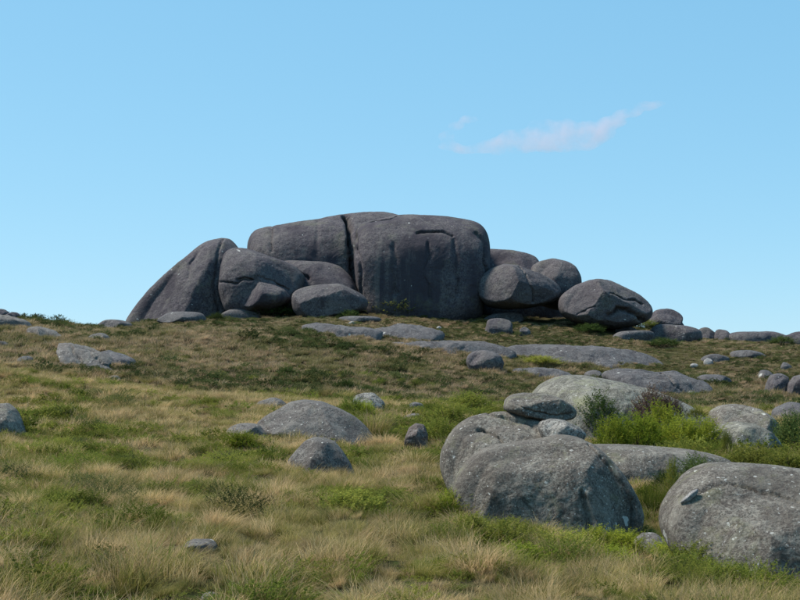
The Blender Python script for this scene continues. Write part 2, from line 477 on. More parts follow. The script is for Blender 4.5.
    i = np.arange(nf - 2)[:, None] * nt; j = np.arange(nt)[None, :]; j2 = (j + 1) % nt
    f = np.stack([(i + j).ravel(), (i + j2).ravel(), (i + nt + j2).ravel(), (i + nt + j).ravel()], 1)
    a = nt * (nf - 1)
    jj = np.arange(nt)
    f = np.vstack([f, np.stack([np.full(nt, a), (jj + 1) % nt, jj, jj], 1)]) if False else f
    me_v = v
    o_name = name
    me = bpy.data.meshes.new(o_name)
    tris1 = np.stack([np.full(nt, a), (jj + 1) % nt, jj], 1)
    last = nt * (nf - 2)
    tris2 = np.stack([np.full(nt, a + 1), last + jj, last + (jj + 1) % nt], 1)
    nq, n1 = len(f), nt * 2
    me.vertices.add(len(me_v)); me.vertices.foreach_set('co', me_v.astype(np.float32).ravel())
    lv = np.concatenate([f.ravel(), tris1.ravel(), tris2.ravel()]).astype(np.int32)
    me.loops.add(len(lv)); me.loops.foreach_set('vertex_index', lv)
    me.polygons.add(nq + n1)
    ls = np.concatenate([np.arange(nq) * 4, nq * 4 + np.arange(n1) * 3]).astype(np.int32)
    me.polygons.foreach_set('loop_start', ls)
    me.update(calc_edges=True)
    me.polygons.foreach_set('use_smooth', np.ones(nq + n1, dtype=bool))
    me.materials.append(M[mat])
    o = bpy.data.objects.new(o_name, me); C.objects.link(o)
    o.location = (cx, Y, cz + zb)
    tag(o, label, cat, group)
    TOPS[seed] = (x + cx, y + Y, z + cz)
    # footprint where the stone meets the ground
    vx, vy, vz = x + cx, y + Y, z + cz
    gz = H(vx, vy)
    m = vz > gz - .04
    if m.sum() > 8:
        FOOT.append((vx[m], vy[m], foot))
    return o

def dome(x0, x1, yt, yb, sink=.35, skew=0.0, p=2.0, seed=0, k=40):
    """outline of a plain rounded stone between picture columns and rows"""
    rg = np.random.default_rng(seed + 1000)
    cx, w, h = (x0 + x1) / 2, (x1 - x0) / 2, (yb - yt)
    ph = rg.uniform(0, 6.28, 4)
    pts = []
    for i in range(k):
        t = 2 * math.pi * i / k
        c, s_ = math.cos(t), math.sin(t)
        wob = 1 + .08 * math.sin(2 * t + ph[0]) + .07 * math.sin(3 * t + ph[1]) + .045 * math.sin(5 * t + ph[2]) + .025 * math.sin(8 * t + ph[3])
        X = abs(c) ** (2 / p) * (1 if c > 0 else -1) * w * (wob if s_ > 0 else 1)
        if s_ >= 0:
            Yy = yb - abs(s_) ** (2 / p) * h * (wob * .5 + .5)
            X += skew * w * abs(s_)
        else:
            Yy = yb + abs(s_) ** (2 / p) * h * sink
        pts.append((cx + X, Yy))
    return pts

GO = 'rocks of the summit outcrop'
GB = 'foreground boulders'
GS = 'rock slabs showing through the grass'
GT = 'small stones in the grass'
# --- the summit outcrop
rock('rock', 'dark steep rock dome forming the left shoulder of the summit outcrop', 'rock',
     [(124, 326), (130, 317), (138, 305), (148, 293), (158, 282), (172, 270), (187, 257), (202, 243), (213, 238), (222, 236.5), (229, 238), (233, 244), (247, 260), (262, 285), (262, 345), (190, 355), (135, 340)],
     'far', Y=158, depth=9, e=.72, lean=.15, lean2=.25, lift=1.5, seed=3, n=130, cuts=3, centre=(205, 300), rough=.8, group=GO,
     cracks=[([(222, 240), (223, 262), (222, 285), (225, 315)], 1.3, .6), ([(206, 250), (196, 266), (194, 280)], 2.6, .35)])
rock('boulder', 'big smooth rock leaning right against the left dome of the outcrop, cleft across its middle', 'rock',
     [(222, 249), (230, 244), (245, 246), (262, 252), (280, 259), (296, 266), (304, 276), (302, 290), (294, 300), (282, 316), (262, 322), (240, 322), (226, 312), (219, 290), (220, 265)],
     'far', Y=152.5, depth=6, e=.7, lean=.25, seed=8, n=120, cuts=1, group=GO, rough=.8,
     cracks=[([(222, 284), (240, 286), (252, 283), (262, 279), (276, 284), (292, 292)], 1.2, .55), ([(243, 283), (252, 281.5), (262, 283)], 1.2, .5)])
rock('boulder', 'bulging nose of rock low between the left dome and the oval boulder', 'rock',
     [(240, 292), (248, 284), (260, 280), (274, 284), (286, 290), (292, 298), (288, 305), (274, 311), (252, 312), (240, 307)],
     'far', Y=149.5, depth=4.2, e=.8, lean=.1, seed=9, n=64, cuts=2, group=GO)
rock('rock', 'wedge of rock sloping down to the right above the oval boulder', 'rock',
     [(262, 262), (284, 258), (305, 258), (325, 260), (338, 264), (350, 276), (358, 291), (356, 305), (320, 310), (285, 300), (268, 285)],
     'far', Y=156, depth=5, e=.75, lean=.5, seed=12, n=90, cuts=2, group=GO,
     cracks=[([(284, 262), (292, 272), (300, 274), (310, 280)], 1.6, 1.0), ([(268, 272), (280, 284), (296, 292)], 2.4, 2.2)])
rock('boulder', 'oval boulder resting alone at the foot of the outcrop below the wedge of rock', 'boulder',
     [(291, 303), (291, 294), (296, 289), (306, 286), (322, 284), (338, 284), (350, 288), (362, 294), (369, 302), (366, 310), (350, 314), (330, 318), (312, 322), (299, 318), (293, 311)],
     'bold', Y=147, depth=4, e=.85, lean=.1, seed=15, n=90, cuts=1, planes=((-.2, -.7, .7, .74), (.1, -1, -.2, .8)), group=GO)
rock('rock', 'long dark rock wall at the upper left of the summit block, mottled with pale lichen', 'rock',
     [(248, 250), (249, 239), (254, 232), (263, 230), (280, 228), (300, 224), (320, 221), (336, 217), (355, 215), (366, 213.5), (385, 213.5), (400, 216), (412, 222), (412, 300), (360, 330), (290, 330), (256, 300)],
     'far', Y=170, depth=10, e=.55, lean=.12, lean2=.6, lift=3, seed=21, n=150, cuts=0, centre=(330, 270), rough=.8, group=GO,
     cracks=[([(273, 229), (276, 240), (277, 258)], 1.6, .5), ([(320, 224), (322, 245), (321, 262)], 3, .35), ([(347, 219), (352, 235), (355, 262), (357, 290)], 3.2, 3.5)])
rock('rock', 'tallest flat faced summit block, streaked dark and with one short slot near its top', 'rock',
     [(356, 236), (358, 228), (368, 224), (384, 221), (398, 217.5), (412, 217), (425, 218), (440, 219), (456, 221), (472, 224), (481, 228), (486, 237), (488, 250), (487, 275), (483, 300), (478, 322), (440, 335), (390, 334), (365, 322), (358, 290), (355, 262)],
     'far', Y=163, depth=11, e=.36, lean=.10, lean2=.7, lift=3.5, seed=24, n=190, cuts=0, centre=(421, 278), rough=.55, group=GO,
     cracks=[([(417, 241), (430, 238), (442, 239), (451, 242)], 1.2, 1.3), ([(372, 226), (392, 222), (404, 218)], 1.1, .8), ([(356, 240), (362, 275), (362, 305)], 2.2, 1.0), ([(473, 240), (482, 250), (483, 290)], 3.2, 1.0), ([(394, 250), (395, 300)], 2.2, .45), ([(427, 252), (428, 305)], 2, .4), ([(452, 246), (455, 300)], 2.4, .5)])
rock('flat_rock', 'flat topped rock behind the two round boulders just right of the summit block', 'rock',
     [(478, 260), (482, 247), (492, 246.5), (510, 247.5), (528, 251), (538, 255), (541, 262), (548, 275), (568, 300), (572, 332), (500, 335), (474, 320), (478, 290)],
     'far', Y=170, depth=5, e=.6, lean=.1, seed=27, n=70, cuts=2, group=GO)
rock('boulder', 'broad rounded boulder just right of the summit block with a dark gap beneath', 'boulder',
     [(477, 297), (477, 285), (481, 275), (490, 268), (504, 263), (516, 264), (530, 270), (545, 276), (557, 284), (562, 291), (559, 299), (548, 304), (530, 308), (508, 309), (488, 306)],
     'bold', Y=155, depth=6, e=.8, lean=.15, seed=31, n=110, cuts=1, planes=((-.6, -.8, .2, .76), (.5, -.7, .5, .76)), group=GO,
     cracks=[([(519, 268), (527, 285), (530, 303)], 1.5, .5)])
rock('boulder', 'round topped boulder sitting between the broad boulder and the pointed boulder', 'boulder',
     [(530, 275), (533, 265), (541, 260), (553, 258), (565, 260), (575, 266), (580, 275), (581, 284), (578, 300), (560, 310), (540, 305), (532, 290)],
     'bold', Y=160, depth=4.5, e=.85, seed=33, n=80, cuts=2, group=GO)
rock('boulder', 'large pointed boulder with a hooked crack at the right end of the outcrop', 'boulder',
     [(558, 306), (560, 297), (566, 291), (578, 284), (590, 279.5), (600, 278), (611, 280), (626, 287), (640, 295), (650, 304), (653, 312), (649, 320), (634, 326), (612, 329), (590, 327), (572, 321), (561, 314)],
     'bold', Y=150, depth=5.5, e=.8, lean=.2, seed=36, n=130, cuts=1, planes=((-.7, -.7, .4, .76), (.5, -.6, .7, .76), (.1, -1, -.2, .8)), group=GO,
     cracks=[([(604, 294), (612, 296), (620, 301), (634, 302), (640, 306)], 1.2, .7), ([(604, 318), (612, 311), (624, 312), (638, 320)], 3.2, 1.3), ([(574, 316), (590, 308)], 1.0, .3)])
rock('boulder', 'small dark hump of rock on the skyline right behind the pointed boulder', 'boulder',
     dome(646, 684, 309, 326, .4, -.05, seed=40), 'far', Y=163, depth=3, seed=40, n=56, group=GO)
rock('boulder', 'left of two small round boulders side by side on the right skyline', 'boulder',
     dome(694, 718, 328, 342, .8, seed=41), 'bold', Y=158, depth=1.6, seed=41, n=40, group='boulders along the right skyline')
rock('boulder', 'right of two small round boulders side by side on the right skyline', 'boulder',
     dome(713, 734, 329, 343, .8, seed=42), 'bold', Y=157, depth=1.4, seed=42, n=40, group='boulders along the right skyline')
rock('flat_rock', 'long low flat rock along the right skyline', 'rock',
     dome(729, 788, 330.5, 344, .8, -.1, 3, seed=43), 'bold', Y=156, depth=2.2, seed=43, n=56, group='boulders along the right skyline')
rock('boulder', 'low dark rock on the skyline cut by the right edge of the photo', 'boulder',
     dome(781, 818, 331, 343, .8, seed=44), 'far', Y=154, depth=2, seed=44, n=40, group='boulders along the right skyline')
# --- low rocks along the foot of the outcrop
FT = 'low rocks at the foot of the outcrop'
for lab, x0, x1, yt, yb, base, d, m in (
    ('flat pale slab at the foot of the left rock dome', 158, 207, 311.5, 321, (182, 322), 3, 'slab'),
    ('low grey rock on the skyline at the left toe of the outcrop', 98, 134, 320, 327, (116, 329), 2.5, 'slab'),
    ('small round brownish stone below the right edge of the left dome', 195, 216, 302.5, 315, (205, 316), 1.4, 'bold'),
    ('small dark stone squeezed between the round stone and the pinkish slab', 212, 227, 305, 316, (220, 317), 1.2, 'far'),
    ('low pinkish grey slab below the cleft in the outcrop', 224, 262, 307, 319, (242, 320), 2.2, 'slab'),
    ('thin pale ledge under the streaked summit block', 334, 382, 316, 321, (358, 322), 2, 'slab'),
    ('small low stone left under the summit block', 368, 390, 301, 307, (378, 308), 1.5, 'bold'),
    ('low flat rock under the dark gap below the broad boulder', 485, 524, 312, 320, (503, 321), 2, 'slab'),
    ('angular two faced block standing below the broad boulder', 484, 513, 318, 333, (497, 334), 1.8, 'bold'),
    ('tiny bluish stone in the grass right of the angular block', 519, 530, 327, 335, (524, 336), .7, 'slab'),
    ('low rock tucked under the chin of the pointed boulder', 614, 636, 324.5, 333, (624, 334), 1.4, 'bold'),
    ('wide flat rock right below the pointed boulder', 612, 655, 330, 339, (632, 340), 2.4, 'slab'),
    ('long sloping slab running right from the pointed boulder to the skyline', 650, 702, 324, 339, (672, 341), 3, 'bold'),
):
    rock('rock', lab, 'rock', dome(x0, x1, yt, yb, .5, 0, 2.4, seed=x0), m, base=base, depth=d, seed=x0, n=40, group=FT, foot=.9)

# --- slabs across the plateau and on the left hill
rock('flat_rock', 'narrow bluish slab at the upper edge of the tawny hill below the oval boulder', 'flat rock',
     [(298, 325), (310, 322), (330, 325), (350, 327), (368, 328), (384, 331), (380, 338), (340, 342), (305, 336)], 'slab', base=(342, 338), sink=1.6, rough=1.7, foot=.72, depth=3.5, lean=.8, seed=51, n=56, group=GS)
rock('flat_rock', 'peaked grey slab in the middle of the plateau below the summit block', 'flat rock',
     [(345, 334), (366, 331), (388, 327), (402, 323), (412, 324), (430, 328), (447, 333), (440, 338), (410, 342), (375, 344), (350, 341)], 'slab', base=(400, 340), sink=1.6, rough=1.7, foot=.72, depth=4, lean=.9, seed=52, n=64, group=GS)
rock('flat_rock', 'long thin slab crossing the plateau left of the lone dark boulder', 'flat rock',
     [(370, 347), (388, 343), (410, 341), (432, 342), (452, 341), (478, 343), (510, 346), (524, 351), (500, 356), (410, 357), (375, 353)], 'slab', base=(436, 353), sink=1.6, rough=1.7, foot=.72, depth=3, lean=.8, seed=53, n=70, group=GS)
rock('flat_rock', 'longest slab of the plateau, thick and dark at its right end below the pointed boulder', 'flat rock',
     [(500, 349), (516, 345), (545, 345), (585, 345.5), (612, 348), (640, 352), (660, 358), (672, 363), (664, 369), (620, 374), (570, 366), (530, 360), (508, 355)], 'slab', base=(590, 366), sink=1.6, rough=1.7, foot=.72, depth=4.5, lean=.7, seed=54, n=90, group=GS)
rock('flat_rock', 'thin dark slab right of the lone dark boulder, above the crest of the tawny hill', 'flat rock',
     [(498, 370), (520, 368), (548, 369), (570, 373), (585, 378), (570, 386), (530, 382), (502, 376)], 'slab', base=(535, 379), sink=1.6, rough=1.7, foot=.72, depth=2.5, lean=.6, seed=55, n=56, group=GS)
rock('flat_rock', 'wide slab with a dark right half just behind the big pale foreground rock', 'flat rock',
     [(606, 374), (622, 370), (650, 371), (668, 374), (684, 373), (700, 378), (714, 384), (722, 392), (700, 400), (650, 398), (615, 386)], 'slab', base=(670, 396), sink=1.6, rough=1.7, foot=.72, depth=3.5, lean=.7, seed=56, n=80, group=GS,
     cracks=[([(668, 374), (672, 384), (682, 392)], 1.4, .4)])
rock('flat_rock', 'small grey slab end poking out left of the wide slab behind the pale rock', 'flat rock', dome(584, 605, 370, 379, .5, seed=57), 'slab', base=(594, 380), depth=1.8, seed=57, n=40, group=GS)
rock('flat_rock', 'low slab in the grass right of the wide slab, by the two white stones', 'flat rock', dome(694, 730, 374, 384, .4, seed=58), 'slab', base=(712, 384), depth=2.2, seed=58, n=40, group=GS)
rock('flat_rock', 'faint grey slab on the right slope above the pair of split rocks', 'flat rock', dome(728, 768, 350, 358, .4, seed=59), 'slab', base=(748, 358), depth=2, seed=59, n=40, group=GS)
rock('flat_rock', 'small sunken slab below the low skyline rocks on the right slope', 'flat rock', dome(700, 728, 354, 362, .4, seed=60), 'slab', base=(714, 362), depth=1.6, seed=60, n=40, group=GS)
rock('boulder', 'lone dark boulder in the middle of the plateau, two faced with a white speck', 'boulder',
     [(466, 362), (468, 355), (474, 351), (484, 350), (494, 352), (501, 356), (504, 363), (502, 371), (488, 374), (470, 372)], 'bold', base=(485, 372), depth=1.5, e=.75, seed=61, n=64, cuts=4)
rock('flat_rock', 'large grey green slab on the left hillside, furrowed down its slope', 'flat rock',
     [(40, 345), (54, 343), (70, 347), (86, 352), (100, 358), (112, 366), (106, 372), (84, 374), (66, 368), (52, 357)], 'mid', base=(80, 371), sink=1.6, rough=1.7, foot=.72, depth=3.2, lean=1.1, seed=62, n=80, group=GS,
     cracks=[([(62, 346), (76, 358), (88, 370)], 1.4, .35), ([(80, 351), (96, 360), (108, 367)], 1.2, .3)])
rock('flat_rock', 'darker slab on the left hillside adjoining the furrowed one on its right', 'flat rock',
     [(88, 355), (100, 351), (114, 354), (128, 360), (138, 367), (124, 372), (108, 370)], 'slab', base=(116, 369), sink=1.6, rough=1.7, foot=.72, depth=2.5, lean=.8, seed=63, n=56, group=GS)
rock('flat_rock', 'pale slab at the far left on the skyline hill', 'flat rock', [(-20, 316), (-4, 315), (10, 318), (26, 322), (34, 327), (12, 329), (-15, 326)], 'mid', base=(5, 327), sink=1.6, rough=1.7, foot=.72, depth=3.5, lean=.5, seed=64, n=50, group=GS)
rock('flat_rock', 'thin grey slab below the left skyline, running down to the right', 'flat rock', [(24, 328), (36, 327), (50, 331), (64, 336), (58, 340), (38, 338), (26, 333)], 'mid', base=(45, 338), sink=1.6, rough=1.7, foot=.72, depth=2.2, lean=.5, seed=65, n=50, group=GS)
rock('flat_rock', 'small pinkish slab high on the left hill below the dip in the skyline', 'flat rock', dome(90, 110, 333, 340, .4, seed=66), 'mid', base=(100, 340), depth=1.6, seed=66, n=40, group=GS)
rock('rock', 'small rock peeking over the very left end of the skyline', 'rock', dome(-8, 8, 309, 317, .5, seed=67), 'far', base=(0, 319), depth=1.6, seed=67, n=40, group=GS)
rock('rock', 'flat topped rock on the skyline at the upper left', 'rock', dome(6, 20, 312.5, 319, .5, seed=68), 'far', base=(13, 321), depth=1.6, seed=68, n=40, group=GS)
rock('rock', 'low grey rock in the left hillside grass left of the furrowed slab', 'rock', dome(17, 33, 356, 363, .5, seed=69), 'slab', base=(25, 363), depth=1.2, seed=69, n=40, group=GT)
rock('rock', 'low dark rock at the left photo edge below the skyline slabs', 'rock', dome(-6, 8, 341, 348, .5, seed=70), 'slab', base=(1, 348), depth=1.2, seed=70, n=40, group=GT)
rock('stone', 'pinkish stone in the tawny grass below the furrowed hillside slab', 'stone', dome(106, 120, 375, 382, .5, seed=71), 'mid', base=(113, 381), depth=.7, seed=71, n=40, group=GT)
# --- rocks on the right slope
rock('boulder', 'left block of the split rock pair on the right slope', 'boulder',
     [(766, 394), (768, 383), (773, 375), (781, 373), (788, 377), (787, 388), (784, 398), (772, 399)], 'bold', base=(776, 395), depth=1.3, e=.65, seed=72, n=48)
rock('boulder', 'right block of the split rock pair on the right slope, at the photo edge', 'boulder',
     [(787, 397), (790, 384), (796, 376), (810, 374), (822, 382), (822, 398), (800, 402)], 'bold', base=(800, 396), depth=1.5, e=.65, seed=73, n=48)
rock('boulder', 'small dark rock just above and left of the split rock pair', 'boulder', dome(756, 774, 370, 380, .5, seed=74), 'slab', base=(764, 380), depth=1, seed=74, n=40)
rock('boulder', 'smooth blue grey boulder at the right photo edge below the split rock pair', 'boulder', dome(773, 814, 403, 424, .4, .0, seed=75), 'slab', base=(792, 425), depth=1.6, seed=75, n=56)
for lab, x0, x1, yt, yb, d, m in (
    ('left of two small white stones above the wide slab on the right', 690, 698, 363, 367, .45, 'stone'),
    ('right of two small white stones above the wide slab on the right', 704, 713, 358, 364, .5, 'stone'),
    ('small pale blue stone on the right slope above the split rock pair', 781, 791, 362, 369, .5, 'slab'),
    ('tiny white stone at the lower right end of the wide slab', 687, 695, 391, 395, .4, 'stone'),
    ('tiny white speck of stone on the plateau right of the peaked slab', 436, 442, 326, 329, .35, 'stone'),
    ('tiny pale stone in the grass left above the peaked slab', 349, 356, 321, 324, .4, 'stone'),
):
    rock('stone', lab, 'stone', dome(x0, x1, yt, yb, .5, seed=x0), m, base=((x0 + x1) / 2, yb + .5), depth=d, seed=x0, n=26, group=GT)

# --- left middle boulders
GL = 'boulders in the left middle of the moor'
rock('boulder', 'triangular grey boulder standing alone in the left foreground grass', 'boulder',
     [(283, 476), (284, 468), (289, 459), (297, 449), (304, 441), (312, 438), (322, 438.5), (334, 442), (343, 453), (350, 464), (355, 474), (352, 484), (318, 488), (288, 486)],
     'mid', base=(318, 476), depth=.85, e=.85, lean=.25, seed=80, n=90, cuts=1, planes=((-.7, -.6, .4, .76), (.7, -.6, .3, .74)), group=GL)
rock('boulder', 'broad humped boulder lying behind the triangular boulder', 'boulder',
     [(255, 424), (266, 416), (280, 408), (288, 402), (302, 400), (320, 402), (338, 409), (352, 416), (364, 425), (372, 434), (376, 444), (366, 452), (330, 454), (290, 446), (262, 436)],
     'mid', base=(320, 445), depth=1.9, e=.85, lean=.35, seed=81, n=110, cuts=1, planes=((-.5, -.5, .8, .78), (.6, -.5, .6, .78)), group=GL,
     cracks=[([(262, 423), (272, 432)], 1.4, .15)])
rock('boulder', 'low rock half sunk in grass at the left foot of the broad humped boulder', 'boulder',
     dome(223, 268, 424, 437, .5, .1, seed=82), 'mid', base=(246, 438), depth=.9, seed=82, n=56, group=GL)
rock('boulder', 'small hump of rock behind the left end of the broad humped boulder', 'boulder',
     dome(258, 287, 397.5, 408, .5, seed=83), 'mid', base=(272, 410), depth=.9, seed=83, n=48, group=GL)
rock('boulder', 'jagged dark rock with white patches behind the broad humped boulder', 'boulder',
     [(352, 402), (355, 396), (364, 393), (374, 393), (381, 399), (385, 404), (380, 414), (362, 415)], 'crust', base=(370, 413), depth=.9, e=.65, seed=84, n=64, cuts=5, rough=1.8, group=GL)
rock('stone', 'dark reddish broken rock between the blond tussock and the green shrubs', 'rock',
     [(404, 446), (405, 437), (409, 428), (416, 423), (424, 425), (428, 434), (428, 448), (415, 454)], 'reddish', base=(417, 448), depth=.5, e=.6, seed=85, n=64, cuts=5, rough=2.0)
rock('stone', 'low pale stone at the foot of the dark reddish broken rock', 'stone', dome(404, 424, 439, 446, .5, seed=86), 'mid', base=(414, 447), depth=.35, seed=86, n=40, group=GT)
rock('stone', 'grey stone behind the blond tussock, left of the green shrubs', 'stone', dome(408, 426, 402, 411, .5, seed=87), 'slab', base=(417, 412), depth=.7, seed=87, n=40, group=GT)
rock('stone', 'flat grey rock top in the grass above the dark reddish broken rock', 'stone', dome(402, 430, 413.5, 422, .5, seed=88), 'mid', base=(415, 423), depth=.7, seed=88, n=40, group=GT)
rock('boulder', 'dark bluish boulder cut by the left photo edge', 'boulder',
     [(-26, 430), (-20, 412), (-8, 404), (4, 403), (12, 409), (20, 420), (25, 433), (22, 444), (-10, 450), (-24, 444)], 'near', base=(6, 440), depth=.9, e=.8, seed=89, n=80, cuts=3, group=GL)
rock('stone', 'flat grey stone almost buried in the foreground grass', 'stone', dome(184, 217, 540, 549, .4, .1, 2.6, seed=90), 'mid', base=(200, 551), depth=.25, seed=90, n=40, group=GT)
rock('stone', 'flat grey stone at the foot of the frame under the left foreground grass', 'stone', dome(200, 218, 593, 600, .4, seed=91), 'mid', base=(209, 602), depth=.15, seed=91, n=36, group=GT)
rock('stone', 'small white stone left of the triangular boulder', 'stone', dome(223, 232, 444, 450, .5, seed=92), 'stone', base=(227, 451), depth=.17, seed=92, n=36, group=GT)
rock('stone', 'small pale stone just right of the small white stone', 'stone', dome(234, 242, 447, 452, .5, seed=93), 'mid', base=(238, 453), depth=.15, seed=93, n=36, group=GT)

# --- the big foreground pile
rock('boulder', 'long pale lichened rock behind the bright green shrubs', 'boulder',
     [(532, 400), (542, 388), (556, 380), (572, 376), (590, 375.5), (612, 379), (636, 384), (660, 390), (684, 400), (704, 412), (722, 426), (726, 446), (700, 462), (640, 468), (570, 458), (536, 430)],
     'pale', Y=43, depth=3.0, e=.85, lean=.5, seed=100, n=140, cuts=3, group=GB)
rock('boulder', 'smooth round backed boulder right of the long pale rock', 'boulder',
     [(712, 424), (714, 412), (726, 406), (742, 405), (758, 408), (770, 417), (779, 430), (783, 446), (776, 462), (740, 466), (716, 450)], 'near', Y=41, depth=1.7, e=.85, seed=101, n=100, cuts=2, group=GB)
rock('boulder', 'pale domed boulder with a white scarred base in front of the round backed boulder', 'boulder',
     [(704, 444), (711, 432), (724, 425), (740, 422), (756, 424), (770, 432), (779, 444), (783, 456), (776, 470), (740, 476), (712, 466)], 'pale', Y=36.8, depth=1.4, e=.85, seed=102, n=110, cuts=2, group=GB)
rock('boulder', 'long low slab spotted white, between the largest boulder and the right shrubs', 'boulder',
     [(560, 460), (576, 449), (600, 446.5), (630, 447), (660, 448.5), (690, 451), (715, 455), (733, 460), (737, 466), (728, 485), (680, 510), (610, 512), (572, 495)],
     'near', Y=30.5, depth=1.5, e=.7, lean=.2, seed=103, n=130, cuts=2, centre=(650, 474), group=GB)
rock('boulder', 'upper left boulder of the foreground pile with a curved ledge', 'boulder',
     [(441, 470), (442, 455), (448, 440), (458, 428), (471, 419), (488, 414), (508, 412), (530, 416), (552, 424), (575, 438), (596, 460), (592, 500), (540, 530), (480, 530), (447, 490)],
     'near', Y=24.3, depth=1.35, e=.8, lean=.15, seed=104, n=150, cuts=1, planes=((-.8, -.6, .2, .8), (-.1, -.5, .85, .74)), centre=(510, 465), group=GB,
     cracks=[([(478, 430), (490, 433), (497, 437), (503, 447), (520, 451), (548, 454)], 1.5, .11), ([(492, 414), (510, 419), (530, 424), (538, 431)], 1.6, .16)])
rock('boulder', 'largest foreground boulder, blunt and dark fronted with two white lichen rings', 'boulder',
     [(453, 488), (458, 476), (470, 462), (484, 452), (500, 448), (520, 446), (545, 443), (568, 438), (586, 440), (602, 449), (616, 463), (630, 482), (641, 500), (644, 518), (640, 532), (620, 546), (590, 556), (540, 560), (500, 548), (468, 528), (454, 508)],
     'near', Y=22.1, depth=1.3, e=.72, lean=.2, seed=105, n=190, cuts=1, planes=((.8, -.7, .15, .74), (-.15, -1, .0, .80), (-.1, -.55, .85, .78), (-.9, -.6, .3, .82)), centre=(548, 498), group=GB, rough=.85,
     cracks=[([(590, 446), (606, 466), (622, 488), (630, 512)], 1.6, .09), ([(577, 487), (579, 510), (582, 534)], 3.5, .12), ([(628, 498), (627, 528)], 2.4, .10)])
rock('boulder', 'flat capstone lying on top of the foreground pile', 'boulder',
     [(503, 410), (505, 400), (512, 395), (526, 393), (545, 394), (560, 398), (572, 405), (578, 413), (574, 419), (556, 422), (536, 420), (518, 416)],
     'near', Y=25.0, depth=.75, e=.7, lean=.2, seed=106, n=100, cuts=1, planes=((-.1, -.4, .9, .7), (.2, -1, .0, .76)), group=GB,
     cracks=[([(514, 404), (530, 411), (552, 414), (570, 414)], 1.2, .08)])
rock('boulder', 'small black and white lichened rock wedged under the capstone', 'boulder',
     [(538, 428), (541, 422), (552, 419), (566, 421), (578, 427), (586, 434), (582, 442), (560, 444), (542, 438)],
     'crust', Y=23.7, depth=.5, e=.7, seed=107, n=80, cuts=4, rough=1.6, group=GB)
rock('boulder', 'great rounded boulder filling the lower right corner, crossed by a mossy crack', 'boulder',
     [(667, 530), (672, 514), (684, 498), (700, 484), (718, 474), (738, 470), (762, 470), (800, 472), (850, 478), (900, 500), (930, 545), (925, 600), (880, 640), (800, 645), (740, 610), (700, 580), (676, 556)],
     'near', Y=17.0, depth=1.6, e=.8, lean=.2, seed=108, n=190, cuts=1, planes=((-.75, -.7, .3, .78), (-.1, -.45, .9, .74), (.1, -1, .1, .80)), centre=(790, 560), group=GB, rough=.8,
     cracks=[([(698, 494), (716, 487), (736, 486), (752, 490), (772, 494), (790, 500), (806, 504), (840, 512)], 1.3, .08)])
_x, _y, _z = TOPS[108]
_qx = 400 + _x * F / _y; _qy = 370 - (_z - EYE) * F / _y
_d = np.hypot(_qx - 690, _qy - 496) + 50 * (_y > 18.0)
_ys = float(_y[np.argmin(_d)])
rock('stone', 'thin pale stone leaning in the crack of the great right boulder', 'stone',
     [(679, 503), (686, 497), (692, 491), (698, 488), (698, 493), (692, 499), (685, 504)], 'stone', Y=_ys - .01, depth=.07, e=.9, seed=109, n=40, cuts=0, rough=.5, lean2=0)
rock('stone', 'rounded grey stone in the ferns between the two largest boulders', 'stone',
     [(630, 552), (634, 540), (645, 534), (657, 534), (666, 541), (672, 552), (668, 566), (636, 568)], 'mid', base=(650, 560), depth=.3, seed=110, n=56, cuts=3, group=GT)

# ------------------------------------------------------------------ plants
def hull(xs, ys):
    p = sorted(set(zip(np.round(xs, 3).tolist(), np.round(ys, 3).tolist())))
    def half(q):
        h = []
        for a in q:
            while len(h) > 1 and (h[-1][0] - h[-2][0]) * (a[1] - h[-2][1]) - (h[-1][1] - h[-2][1]) * (a[0] - h[-2][0]) <= 0: h.pop()
            h.append(a)
        return h[:-1]
    return np.array(half(p) + half(p[::-1]))
HULLS = []
for vx, vy, s_ in FOOT:
    h = hull(vx, vy); c_ = h.mean(0)
    HULLS.append(c_ + (h - c_) * s_)

def clear_of_rocks(x, y):
    ok = np.ones(len(x), bool)
    for h in HULLS:
        lo, hi = h.min(0), h.max(0)
        idx = np.nonzero((x > lo[0]) & (x < hi[0]) & (y > lo[1]) & (y < hi[1]) & ok)[0]
        if not len(idx): continue
        ins = np.ones(len(idx), bool)
        for a, b in zip(h, np.roll(h, -1, 0)):
            ins &= ((b[0] - a[0]) * (y[idx] - a[1]) - (b[1] - a[1]) * (x[idx] - a[0])) > 0
        ok[idx[ins]] = False
    return ok

def blades_mesh(name, mat, seed, n, rad, h0, h1, w, droop=.5, wind=(.25, .0), segs=3, spread=.5):
    rg = np.random.default_rng(seed)
    V, Fq, col = [], [], []
    k = 0
    for i in range(n):
        a = rg.uniform(0, 2 * np.pi); rr = rad * math.sqrt(rg.uniform())
        bx, by = rr * math.cos(a), rr * math.sin(a)
        h = rg.uniform(h0, h1)
        a2 = a + rg.normal(0, .8)
        out = rg.uniform(.1, 1) * spread * h
        dx, dy = math.cos(a2) * out + wind[0] * h * rg.uniform(.4, 1.4), math.sin(a2) * out + wind[1] * h
        dr = droop * rg.uniform(.3, 1.2)
        wa = rg.uniform(0, np.pi); wx, wy = math.cos(wa) * w / 2, math.sin(wa) * w / 2
        sh = rg.uniform()
        for s_ in range(segs + 1):
            t = s_ / segs
            px = bx + dx * t ** 1.7; py = by + dy * t ** 1.7
            pz = h * (t - dr * .5 * t ** 2.6) - .03
            ww = 1 - .85 * t
            V += [(px - wx * ww, py - wy * ww, pz), (px + wx * ww, py + wy * ww, pz)]
            col += [(t, sh, 0, 1)] * 2
        for s_ in range(segs):
            b = k + 2 * s_
            Fq.append((b, b + 1, b + 3, b + 2))
        k += 2 * (segs + 1)
    return finish_plant(name, V, Fq, col, mat)

